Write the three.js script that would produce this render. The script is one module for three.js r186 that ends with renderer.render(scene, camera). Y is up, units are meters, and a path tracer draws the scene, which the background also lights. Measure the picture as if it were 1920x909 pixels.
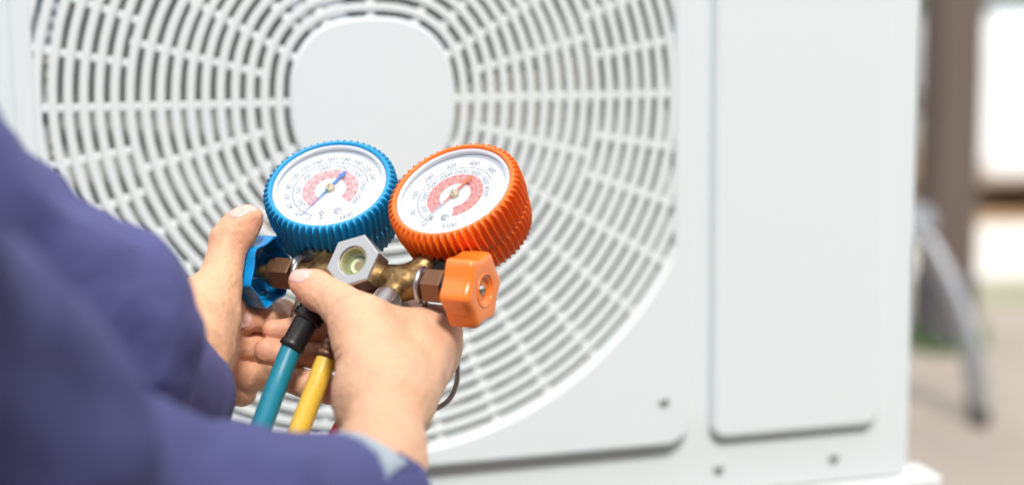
import * as THREE from 'three';
import { mergeGeometries, mergeVertices } from 'three/addons/utils/BufferGeometryUtils.js';
import { RoundedBoxGeometry } from 'three/addons/geometries/RoundedBoxGeometry.js';
import { ImprovedNoise } from 'three/addons/math/ImprovedNoise.js';

// ------------------------------------------------------------------ camera, sky, sun, exposure
const scene = new THREE.Scene();
const FPX = 2667;                                   // focal length in photo pixels (1920 x 909)
const camera = new THREE.PerspectiveCamera(2 * Math.atan(454.5 / FPX) * 180 / Math.PI, 1920 / 909, 0.02, 300);
camera.position.set(0, 0.95, 0);
camera.rotation.order = 'YXZ';
camera.rotation.set(-8.3 * Math.PI / 180, 0, -0.0125);
camera.filmGauge = 36; camera.updateProjectionMatrix(); camera.updateMatrixWorld(true);
camera.focus = 0.866; camera.userData.fStop = 2.5;

const renderer = new THREE.WebGLRenderer({ antialias: true });
renderer.toneMapping = THREE.LinearToneMapping;
renderer.toneMappingExposure = 1.85;
renderer.shadowMap.enabled = true;

{ // bright, thinly overcast sky
  const w = 128, h = 64, a = new Float32Array(w * h * 4);
  for (let j = 0; j < h; j++) for (let i = 0; i < w; i++) {
    const el = ((j + .5) / h - .5) * Math.PI, s = Math.max(0, Math.sin(el));
    const l = el > 0 ? 0.36 + 0.50 * s : 0.34;
    const k = (j * w + i) * 4; a[k] = l * 0.95; a[k + 1] = l * 1.0; a[k + 2] = l * 1.07; a[k + 3] = 1;
  }
  const t = new THREE.DataTexture(a, w, h, THREE.RGBAFormat, THREE.FloatType);
  t.mapping = THREE.EquirectangularReflectionMapping; t.magFilter = THREE.LinearFilter; t.needsUpdate = true;
  scene.background = t; scene.environment = t;
}
const sun = new THREE.DirectionalLight(new THREE.Color(1.0, 0.965, 0.91), 2.0);
sun.position.set(0.3, 3.5, 1.2); sun.target.position.set(-0.1, 0.8, -0.9);
sun.castShadow = true; sun.shadow.radius = 20; sun.shadow.mapSize.set(2048, 2048);
Object.assign(sun.shadow.camera, { left: -4, right: 4, top: 4, bottom: -4, near: 0.1, far: 20 });
scene.add(sun, sun.target);

// ------------------------------------------------------------------ helpers
const V = (x, y, z) => new THREE.Vector3(x, y, z);
const camM = camera.matrixWorld.clone();
const camQ = new THREE.Quaternion().setFromRotationMatrix(camM);
const J = (x, y, z) => V((x - 960) * z / FPX, -(y - 454.5) * z / FPX, -z).applyMatrix4(camM);   // photo pixel + distance -> world
const CD = (x, y, z) => V(x, y, z).normalize().applyQuaternion(camQ);                           // direction seen from the viewpoint -> world
let seed = 7; const rnd = () => (seed = (seed * 16807) % 2147483647) / 2147483647;
const IN = new ImprovedNoise();
const nz3 = (x, y, z) => IN.noise(x + 100.3, y + 57.1, z + 31.7);
const clamp = (x, a, b) => Math.min(b, Math.max(a, x));
const taken = {};
function numbered(n) { taken[n] = (taken[n] ?? -1) + 1; return taken[n] ? n + '_' + String(taken[n]).padStart(3, '0') : n; }
function shadow(o) { o.castShadow = o.receiveShadow = true; return o; }
function mesh(name, geo, mat, parent) { const m = shadow(new THREE.Mesh(geo, mat)); m.name = name; if (parent) parent.add(m); return m; }
function thing(name, label, category, pos = V(0, 0, 0), turn = 0, group) {
  const o = new THREE.Group(); o.name = numbered(name); o.position.copy(pos); o.rotation.y = turn;
  o.userData = { label, category }; if (group) o.userData.group = group; scene.add(o); return o;
}
function structure(name, geo, mat) { const m = mesh(name, geo, mat, scene); m.userData.kind = 'structure'; return m; }
const L = (r, g, b) => new THREE.Color().setRGB(r, g, b);
const std = (c, roughness = .6, metalness = 0, extra = {}) => new THREE.MeshStandardMaterial({ color: c, roughness, metalness, ...extra });
const phy = (c, roughness = .6, extra = {}) => new THREE.MeshPhysicalMaterial({ color: c, roughness, ...extra });
const box = (w, h, d, x = 0, y = 0, z = 0) => new THREE.BoxGeometry(w, h, d).translate(x, y, z);
const rbox = (w, h, d, r, x = 0, y = 0, z = 0) => new RoundedBoxGeometry(w, h, d, 2, r).translate(x, y, z);
const tube = (pts, r, n = 40, s = 10, closed = false) => new THREE.TubeGeometry(new THREE.CatmullRomCurve3(pts, closed), n, r, s, closed);
function alongX(g) { return g.rotateZ(-Math.PI / 2); }                     // +y axis -> +x
const lathe = (pts, n = 48) => new THREE.LatheGeometry(pts.map(([r, y]) => new THREE.Vector2(r, y)), n);
function noiseTex(size, fn, { srgb = false, repeat = 1 } = {}) {
  const a = new Uint8Array(size * size * 4);
  for (let j = 0; j < size; j++) for (let i = 0; i < size; i++) { const c = fn(i / size, j / size); const k = (j * size + i) * 4; for (let q = 0; q < 3; q++) a[k + q] = clamp((Array.isArray(c) ? c[q] : c) * 255, 0, 255); a[k + 3] = 255; }
  const t = new THREE.DataTexture(a, size, size); t.wrapS = t.wrapT = THREE.RepeatWrapping; t.magFilter = THREE.LinearFilter; t.repeat.set(repeat, repeat);
  if (srgb) t.colorSpace = THREE.SRGBColorSpace; t.needsUpdate = true; return t;
}
// tileable noise on the unit square
const tn = (u, v, f, o = 0) => { const A = u * 2 * Math.PI, B = v * 2 * Math.PI, R = f / (2 * Math.PI); return nz3(Math.cos(A) * R + o, Math.sin(A) * R + Math.cos(B) * R * 1.3, Math.sin(B) * R * 1.3 + o * .7); };

// distance fields: tapered capsules in world metres, meshed with surface nets
function cap(a, b, ra, rb) {
  const ax = a.x, ay = a.y, az = a.z, bx = b.x - ax, by = b.y - ay, bz = b.z - az, bb = bx * bx + by * by + bz * bz || 1e-9, dr = rb - ra;
  return (x, y, z) => { const px = x - ax, py = y - ay, pz = z - az; let h = (px * bx + py * by + pz * bz) / bb; h = h < 0 ? 0 : h > 1 ? 1 : h; const qx = px - bx * h, qy = py - by * h, qz = pz - bz * h; return Math.sqrt(qx * qx + qy * qy + qz * qz) - ra - dr * h; };
}
const smin = (a, b, k) => { const h = Math.max(k - Math.abs(a - b), 0) / k; return Math.min(a, b) - h * h * k * .25; };
function chain(pts, k) { const cs = []; for (let i = 0; i + 1 < pts.length; i++) cs.push(cap(pts[i][0], pts[i + 1][0], pts[i][1], pts[i + 1][1])); return (x, y, z) => { let d = cs[0](x, y, z); for (let i = 1; i < cs.length; i++) d = smin(d, cs[i](x, y, z), k); return d; }; }
function blend(list, k) { return (x, y, z) => { let d = list[0](x, y, z); for (let i = 1; i < list.length; i++) d = smin(d, list[i](x, y, z), k); return d; }; }
function gradient(f, x, y, z, e) { const g = V(f(x + e, y, z) - f(x - e, y, z), f(x, y + e, z) - f(x, y - e, z), f(x, y, z + e) - f(x, y, z - e)); return g.normalize(); }
function surface(f, lo, hi, cell, reach = .02) {
  const B = 6, nx = Math.ceil((hi.x - lo.x) / cell / B) * B, ny = Math.ceil((hi.y - lo.y) / cell / B) * B, nz = Math.ceil((hi.z - lo.z) / cell / B) * B;
  const sx = nx + 1, sy = ny + 1, val = new Float32Array(sx * sy * (nz + 1)), half = B * cell / 2, lim = half * 1.9 + reach * .25;
  const at = (i, j, k) => i + sx * (j + sy * k);
  for (let k = 0; k <= nz; k += B) for (let j = 0; j <= ny; j += B) for (let i = 0; i <= nx; i += B) {
    const c = f(lo.x + i * cell + half, lo.y + j * cell + half, lo.z + k * cell + half), near = Math.abs(c) < lim;
    for (let c3 = k; c3 < Math.min(k + B, nz + 1); c3++) for (let b = j; b < Math.min(j + B, ny + 1); b++) for (let a = i; a < Math.min(i + B, nx + 1); a++)
      val[at(a, b, c3)] = near ? f(lo.x + a * cell, lo.y + b * cell, lo.z + c3 * cell) : c;
  }
  const id = new Int32Array(nx * ny * nz).fill(-1), pos = [], idx = [], cid = (i, j, k) => i + nx * (j + ny * k);
  const E = [[0, 1], [2, 3], [4, 5], [6, 7], [0, 2], [1, 3], [4, 6], [5, 7], [0, 4], [1, 5], [2, 6], [3, 7]], c8 = new Float64Array(8);
  for (let k = 0; k < nz; k++) for (let j = 0; j < ny; j++) for (let i = 0; i < nx; i++) {
    let m = 0; for (let q = 0; q < 8; q++) { c8[q] = val[at(i + (q & 1), j + (q >> 1 & 1), k + (q >> 2))]; if (c8[q] < 0) m |= 1 << q; }
    if (m === 0 || m === 255) continue;
    let X = 0, Y = 0, Z = 0, n = 0;
    for (const [a, b] of E) { if ((c8[a] < 0) === (c8[b] < 0)) continue; const t = c8[a] / (c8[a] - c8[b]); X += (a & 1) + ((b & 1) - (a & 1)) * t; Y += (a >> 1 & 1) + ((b >> 1 & 1) - (a >> 1 & 1)) * t; Z += (a >> 2) + ((b >> 2) - (a >> 2)) * t; n++; }
    let x = lo.x + (i + X / n) * cell, y = lo.y + (j + Y / n) * cell, z = lo.z + (k + Z / n) * cell;
    id[cid(i, j, k)] = pos.length / 3; pos.push(x, y, z);
  }
  const q4 = (a, b, c, d, flip) => { if (a < 0 || b < 0 || c < 0 || d < 0) return; flip ? idx.push(a, c, b, a, d, c) : idx.push(a, b, c, a, c, d); };
  for (let k = 1; k < nz; k++) for (let j = 1; j < ny; j++) for (let i = 1; i < nx; i++) {
    const v0 = val[at(i, j, k)] < 0;
    if (v0 !== val[at(i + 1, j, k)] < 0) q4(id[cid(i, j - 1, k - 1)], id[cid(i, j, k - 1)], id[cid(i, j, k)], id[cid(i, j - 1, k)], !v0);
    if (v0 !== val[at(i, j + 1, k)] < 0) q4(id[cid(i - 1, j, k - 1)], id[cid(i - 1, j, k)], id[cid(i, j, k)], id[cid(i, j, k - 1)], !v0);
    if (v0 !== val[at(i, j, k + 1)] < 0) q4(id[cid(i - 1, j - 1, k)], id[cid(i, j - 1, k)], id[cid(i, j, k)], id[cid(i - 1, j, k)], !v0);
  }
  const g = new THREE.BufferGeometry(), nrm = new Float32Array(pos.length);
  for (let i = 0; i < pos.length; i += 3) { const n = gradient(f, pos[i], pos[i + 1], pos[i + 2], cell * .6); nrm[i] = n.x; nrm[i + 1] = n.y; nrm[i + 2] = n.z; }
  g.setAttribute('position', new THREE.Float32BufferAttribute(pos, 3)); g.setAttribute('normal', new THREE.BufferAttribute(nrm, 3)); g.setIndex(idx);
  return g;
}
function colours(g, fn) { const p = g.attributes.position, c = new Float32Array(p.count * 3); for (let i = 0; i < p.count; i++) { const q = fn(p.getX(i), p.getY(i), p.getZ(i)); c[3 * i] = q[0]; c[3 * i + 1] = q[1]; c[3 * i + 2] = q[2]; } g.setAttribute('color', new THREE.BufferAttribute(c, 3)); return g; }
// a thin plate that lies on a field's surface: centre, axis (length), normal, length, width, height above the surface
function plate(f, c, axis, normal, len, wid, lift, outline, n = 14, skirt = .0012) {
  const a = axis.clone().addScaledVector(normal, -axis.dot(normal)).normalize(), s = V().crossVectors(a, normal).normalize(), pos = [], idx = [], N = 2 * n + 1;
  for (let j = 0; j <= 2 * n; j++) for (let i = 0; i <= 2 * n; i++) {
    let u = i / n - 1, v = j / n - 1; [u, v] = outline(u, v);
    const p = c.clone().addScaledVector(s, u * wid / 2).addScaledVector(a, v * len / 2).addScaledVector(normal, .012);
    for (let q = 0; q < 24; q++) { const d = f(p.x, p.y, p.z); if (d < 1e-5 || q > 9) break; p.addScaledVector(normal, -Math.min(d, .003) * .8); }
    for (let q = 0; q < 4; q++) { const d = f(p.x, p.y, p.z); if (Math.abs(d) < 1e-5) break; p.addScaledVector(gradient(f, p.x, p.y, p.z, 4e-4), -d); }
    const edge = i === 0 || j === 0 || i === 2 * n || j === 2 * n;
    p.addScaledVector(normal, edge ? -skirt : lift * (1 - .5 * u * u)); pos.push(p.x, p.y, p.z);
  }
  for (let j = 0; j < 2 * n; j++) for (let i = 0; i < 2 * n; i++) { const k = j * N + i; idx.push(k, k + N, k + 1, k + 1, k + N, k + N + 1); }
  const g = new THREE.BufferGeometry(); g.setAttribute('position', new THREE.Float32BufferAttribute(pos, 3)); g.setIndex(idx);
  g.computeVertexNormals(); const t = V(g.attributes.normal.getX(n * N + n), g.attributes.normal.getY(n * N + n), g.attributes.normal.getZ(n * N + n));
  if (t.dot(normal) < 0) { g.index.array.reverse(); g.computeVertexNormals(); }
  return g;
}
function localise(g, o) { o.updateMatrixWorld(true); return g.applyMatrix4(o.matrixWorld.clone().invert()); }

// ------------------------------------------------------------------ materials
const paintBump = noiseTex(256, (u, v) => .5 + .3 * tn(u, v, 40) + .2 * tn(u, v, 90, 3));
const M = {
  casing: phy(L(.745, .80, .815), .42, { bumpMap: paintBump, bumpScale: .00008 }),
  grille: phy(L(.75, .795, .795), .5),
  blade: phy(L(.82, .82, .79), .6),
  coil: std(L(.50, .52, .44), .6),
  screw: std(L(.45, .46, .46), .35, .9),
  brass: std(L(.40, .26, .11), .34, .9),
  oldBrass: std(L(.20, .10, .055), .42, .75),
  steel: std(L(.55, .53, .51), .28, .95),
  wire: std(L(.50, .51, .54), .3, .9),
  blackRubber: phy(L(.012, .012, .014), .38),
  blackBoot: phy(L(.012, .012, .014), .55),
  blue: phy(L(.003, .285, .58), .42, { clearcoat: .15, clearcoatRoughness: .4 }),
  orange: phy(L(.90, .165, .010), .42, { clearcoat: .15, clearcoatRoughness: .4 }),
  knobBlue: phy(L(.003, .29, .72), .28, { clearcoat: .5, clearcoatRoughness: .2 }),
  knobOrange: phy(L(.92, .215, .025), .28, { clearcoat: .5, clearcoatRoughness: .2 }),
  clear: phy(L(1, 1, 1), .03, { transmission: 1, thickness: 0, ior: 1.45 }),
  clearRim: phy(L(.86, .88, .92), .12, { transmission: .55, thickness: 0, ior: 1.45 }),
  caseWhite: phy(L(.7, .71, .73), .35),
  hoseBlue: phy(L(.006, .20, .29), .42), hoseYellow: phy(L(1, 1, 1), .38, { map: (() => { const t = noiseTex(256, (u, v) => { const s = clamp((tn(u, v, 22, 4) - .42) * 5, 0, 1) * clamp(tn(u, v, 5, 8) * 3, 0, 1), n = tn(u, v, 60, 1) * .02; return [.885 + n - .45 * s, .715 + n - .38 * s, .26 - .1 * s]; }, { srgb: true }); t.repeat.set(14, 1); return t; })() }), hoseRed: phy(L(.35, .015, .03), .45),
  skin: phy(L(1, 1, 1), .5, { vertexColors: true, sheen: .35, sheenColor: L(1, .55, .42), sheenRoughness: .5, specularIntensity: .7 }),
  nail: phy(L(.76, .46, .39), .24, { clearcoat: .3, clearcoatRoughness: .15 }),
  hair: phy(L(.012, .010, .009), .5),
  concrete: std(L(.55, .52, .47), .9),
};

// ------------------------------------------------------------------ setting
{
  const t = noiseTex(512, (u, v) => { const n = .5 + .35 * tn(u, v, 6) + .25 * tn(u, v, 25, 2) + .2 * tn(u, v, 90, 5); const g = clamp(tn(u, v, 4, 9) * 2.2 - .25, 0, .6); return [.545 + .11 * n - .06 * g, .50 + .11 * n, .46 + .10 * n - .08 * g]; }, { srgb: true });
  t.repeat.set(1 / 3.1, 1 / 3.1);
  const g = new THREE.PlaneGeometry(160, 160).rotateX(-Math.PI / 2); const uv = g.attributes.uv; for (let i = 0; i < uv.count; i++) uv.setXY(i, uv.getX(i) * 160, uv.getY(i) * 160);
  structure('ground', g, std(L(1, 1, 1), .95, 0, { map: t }));
  const s = new THREE.Shape([new THREE.Vector2(-30, 5.05), new THREE.Vector2(30, 5.60), new THREE.Vector2(30, 7.05), new THREE.Vector2(-30, 6.50)]);
  const p = new THREE.ExtrudeGeometry(s, { depth: .012, bevelEnabled: true, bevelSize: .01, bevelThickness: .01, bevelSegments: 2 }).rotateX(-Math.PI / 2);
  structure('pavement', p, std(L(.62, .58, .52), .9));
  structure('soil', new THREE.PlaneGeometry(60, 3.4).rotateX(-Math.PI / 2).rotateY(.009).translate(0, .006, -8.5), std(L(.36, .23, .12), .95));
}

{ // unseen plank fence behind the camera, placed to darken the sleeves and undersides
  const o = thing('unseen_plank_fence', 'dark brown plank fence out of view behind the camera, placed to darken the sleeves', 'fence', V(-.2, 0, .72));
  const m = std(L(.13, .10, .08), .85);
  for (let k = 0; k < 12; k++) mesh('plank', rbox(9, .196, .03, .004, 0, .13 + k * .20, 0), m, o);
  mesh('footing', box(9.1, .03, .2, 0, .015, .05), M.concrete, o);
}

// ------------------------------------------------------------------ outdoor air conditioner
const YAW = 14.9 * Math.PI / 180, HUB = J(700, 190, 1.12), BASE = .354;
{
  const ac = thing('air_conditioner', 'white outdoor air conditioner unit with round fan grille', 'air conditioner', V(HUB.x, HUB.y - BASE, HUB.z), YAW);
  const X0 = -.318, X1 = .488, Y1 = .70, D = .30, FZ = -.010, cy = BASE, RO = .290, XO = .2565;
  const openPts = (r, xo, n = 160) => { const p = []; for (let i = 0; i < n; i++) { const a = i / n * 2 * Math.PI, k = Math.min(r, xo / Math.max(1e-6, Math.abs(Math.cos(a)))); p.push(new THREE.Vector2(Math.cos(a) * k, cy + Math.sin(a) * k)); } return p; };
  const rrect = (x0, y0, x1, y1, r) => { const s = new THREE.Shape(); s.moveTo(x0 + r, y0); s.lineTo(x1 - r, y0); s.absarc(x1 - r, y0 + r, r, -Math.PI / 2, 0); s.lineTo(x1, y1 - r); s.absarc(x1 - r, y1 - r, r, 0, Math.PI / 2); s.lineTo(x0 + r, y1); s.absarc(x0 + r, y1 - r, r, Math.PI / 2, Math.PI); s.lineTo(x0, y0 + r); s.absarc(x0 + r, y0 + r, r, Math.PI, 1.5 * Math.PI); return s; };
  const front = rrect(X0 + .004, .004, X1 - .004, Y1 - .004, .006); front.holes.push(new THREE.Path(openPts(.272, .25)));
  mesh('front_panel', new THREE.ExtrudeGeometry(front, { depth: .002, bevelEnabled: true, bevelSize: .004, bevelThickness: .004, bevelSegments: 4, curveSegments: 24 }).translate(0, 0, FZ - .006), M.casing, ac);
  for (const x of [X0 + .001, X1 - .001]) mesh('side_panel', box(.0016, Y1 - .01, D - .012, x, Y1 / 2, FZ - .006 - D / 2), M.casing, ac);
  mesh('top_panel', rbox(X1 - X0 + .006, .012, D + .006, .004, (X0 + X1) / 2, Y1 + .004, FZ - D / 2), M.casing, ac);
  mesh('base_pan', rbox(X1 - X0 - .004, .018, D - .012, .004, (X0 + X1) / 2, .010, FZ - .008 - D / 2), M.casing, ac);
  const bw = []; for (let y = .03; y < Y1 - .02; y += .0125) bw.push(box(X1 - X0 - .03, .0058, .018, (X0 + X1) / 2, y, FZ - D + .012));
  const coil = mesh('condenser_coil', mergeGeometries(bw), M.coil, ac); coil.userData.kind = 'stuff';
  mesh('partition', box(.002, Y1 - .03, D - .04, .275, Y1 / 2, FZ - D / 2), M.casing, ac);
  // fan shroud and fan
  mesh('fan_shroud', new THREE.CylinderGeometry(.262, .268, .09, 96, 1, true).rotateX(Math.PI / 2).translate(0, cy, FZ - .055), M.casing, ac);
  {
    const fan = new THREE.Group(); fan.name = 'fan'; fan.position.set(0, cy, 0); ac.add(fan);
    mesh('fan_hub', lathe([[0, .004], [.045, .004], [.055, 0], [.058, -.05], [.05, -.052], [0, -.052]]).rotateX(Math.PI / 2).translate(0, 0, -.05), M.blade, fan);
    mesh('motor', lathe([[0, 0], [.05, 0], [.05, -.1], [0, -.1]]).rotateX(Math.PI / 2).translate(0, 0, -.115), M.screw, fan);
    for (let b = 0; b < 3; b++) {
      const g = new THREE.BoxGeometry(1, 1, 1, 18, 24, 1), p = g.attributes.position;
      for (let i = 0; i < p.count; i++) {
        const u = p.getX(i) + .5, v = p.getY(i) + .5, w = p.getZ(i), r = .05 + v * .195, span = (88 + 22 * v) * Math.PI / 180;
        const a = (u - .5) * span + v * v * .35, z = -.036 + (.5 - u) * (.030 - .006 * v) + .006 * Math.sin(u * Math.PI) + w * .003;
        p.setXYZ(i, Math.cos(a) * r, Math.sin(a) * r, z);
      }
      g.rotateZ(b * 2 * Math.PI / 3 + .95); g.computeVertexNormals(); mesh('fan_blade', g, M.blade, fan);
    }
  }
  // grille: frame plate, rings, spokes, hub cap
  const grille = new THREE.Group(); grille.name = 'fan_grille'; ac.add(grille);
  const fr = rrect(-.266, cy - .298, .266, cy + .298, .02); fr.holes.push(new THREE.Path(openPts(RO, XO)));
  mesh('grille_frame', new THREE.ExtrudeGeometry(fr, { depth: .006, bevelEnabled: true, bevelSize: .003, bevelThickness: .003, bevelSegments: 4, curveSegments: 24 }).translate(0, 0, FZ + .0035), M.casing, grille);
  const radius = (r, a) => { const n = r < .16 ? 2.55 - .55 * (r - .064) / .096 : 2; return r / Math.pow(Math.pow(Math.abs(Math.cos(a)), n) + Math.pow(Math.abs(Math.sin(a)), n), 1 / n); };
  function ringGeo(r, a0, a1, wF = .0066, wB = .0050, depth = .010) {
    const closed = a1 - a0 > 6.28, n = Math.max(16, Math.round((a1 - a0) / (2 * Math.PI) * 120)), pos = [], idx = [];
    const sec = [[-wF / 2, -.0008], [-wF / 2 + .0009, 0], [wF / 2 - .0009, 0], [wF / 2, -.0008], [wB / 2, -depth], [-wB / 2, -depth]];
    for (let i = 0; i <= n; i++) { const a = a0 + (a1 - a0) * i / n, R = radius(r, a); for (const [d, z] of sec) pos.push(Math.cos(a) * (R + d), cy + Math.sin(a) * (R + d), z); }
    for (let i = 0; i < n; i++) for (let k = 0; k < 6; k++) { const A = i * 6 + k, B = i * 6 + (k + 1) % 6; idx.push(A, A + 6, B, B, A + 6, B + 6); }
    if (!closed) for (const s of [0, n * 6]) for (let k = 1; k < 5; k++) s ? idx.push(s, s + k, s + k + 1) : idx.push(s, s + k + 1, s + k);
    const g = new THREE.BufferGeometry(); g.setAttribute('position', new THREE.Float32BufferAttribute(pos, 3)); g.setIndex(idx);
    for (let t = 0; t < idx.length; t += 3) { const q = idx[t]; idx[t] = idx[t + 1]; idx[t + 1] = q; } g.setIndex(idx);
    const f = g.toNonIndexed(); f.computeVertexNormals(); return f;
  }
  for (let i = 0; i < 20; i++) {
    const r = .0735 + i * .0112;
    if (r < XO - .001) mesh('grille_ring', ringGeo(r, 0, 2 * Math.PI), M.grille, grille);
    else if (r < RO - .002) { const a = Math.acos((XO + .001) / r); mesh('grille_ring', mergeGeometries([ringGeo(r, a, Math.PI - a), ringGeo(r, Math.PI + a, 2 * Math.PI - a)]), M.grille, grille); }
  }
  const spoke = (deg, r0, r1) => {
    const a = deg * Math.PI / 180, end = Math.min(r1, Math.min(RO, XO / Math.max(1e-6, Math.abs(Math.cos(a)))) + .002);
    const g = rbox(end - r0, .0064, .009, .0012, (r0 + end) / 2, 0, -.0022 - .0045).rotateZ(a).translate(0, cy, 0); mesh('grille_spoke', g, M.grille, grille);
  };
  for (let k = 0; k < 12; k++) { spoke(30 * k, .060, 1); spoke(30 * k + 15, .082, .190); spoke(30 * k + 10, .187, 1); spoke(30 * k + 20, .187, 1); }
  const hub = new THREE.Shape(); for (let i = 0; i <= 96; i++) { const a = i / 96 * 2 * Math.PI, R = radius(.064, a); i ? hub.lineTo(Math.cos(a) * R, Math.sin(a) * R) : hub.moveTo(R, 0); }
  mesh('hub_cap', new THREE.ExtrudeGeometry(hub, { depth: .010, bevelEnabled: true, bevelSize: .003, bevelThickness: .003, bevelSegments: 4, bevelOffset: -.001 }).translate(0, cy, -.010), M.casing, grille);
  const screwGeo = lathe([[0, .0022], [.003, .0019], [.0045, .0006], [.0045, -.001]], 20).rotateX(Math.PI / 2);
  for (const [x, y] of [[.244, -.262], [-.244, -.262], [.244, .262], [-.244, .262]]) mesh('screw', screwGeo.clone().translate(x, cy + y, FZ + .0125), M.screw, grille);
  // service cover
  mesh('service_cover', new THREE.ExtrudeGeometry(rrect(.296, cy - .296, .447, Y1 - .05, .008), { depth: .004, bevelEnabled: true, bevelSize: .006, bevelThickness: .006, bevelSegments: 5 }).translate(0, 0, FZ - .001), M.casing, ac);
  mesh('screw', screwGeo.clone().translate(.412, cy - .330, FZ + .001), M.screw, ac);
  mesh('screw', screwGeo.clone().translate(.30, cy - .330, FZ + .001), M.screw, ac);
  // steel stand below
  const st = thing('unit_stand', 'white steel stand under the air conditioner unit', 'stand', V(HUB.x, 0, HUB.z), YAW);
  const top = HUB.y - BASE - .001, white = phy(L(.72, .73, .72), .5);
  for (const z of [-.045, -.27]) mesh('rail', rbox(.86, .05, .045, .004, .090, top - .025, z + .02), white, st);
  for (const z of [-.045, -.27]) for (const x of [-.28, .46]) mesh('leg', rbox(.045, top - .052, .045, .004, x, (top - .052) / 2, z + .02), white, st);
  for (const x of [-.28, .46]) mesh('cross_bar', box(.03, .03, .178, x, top - .03, -.1375), white, st);
}

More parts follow.
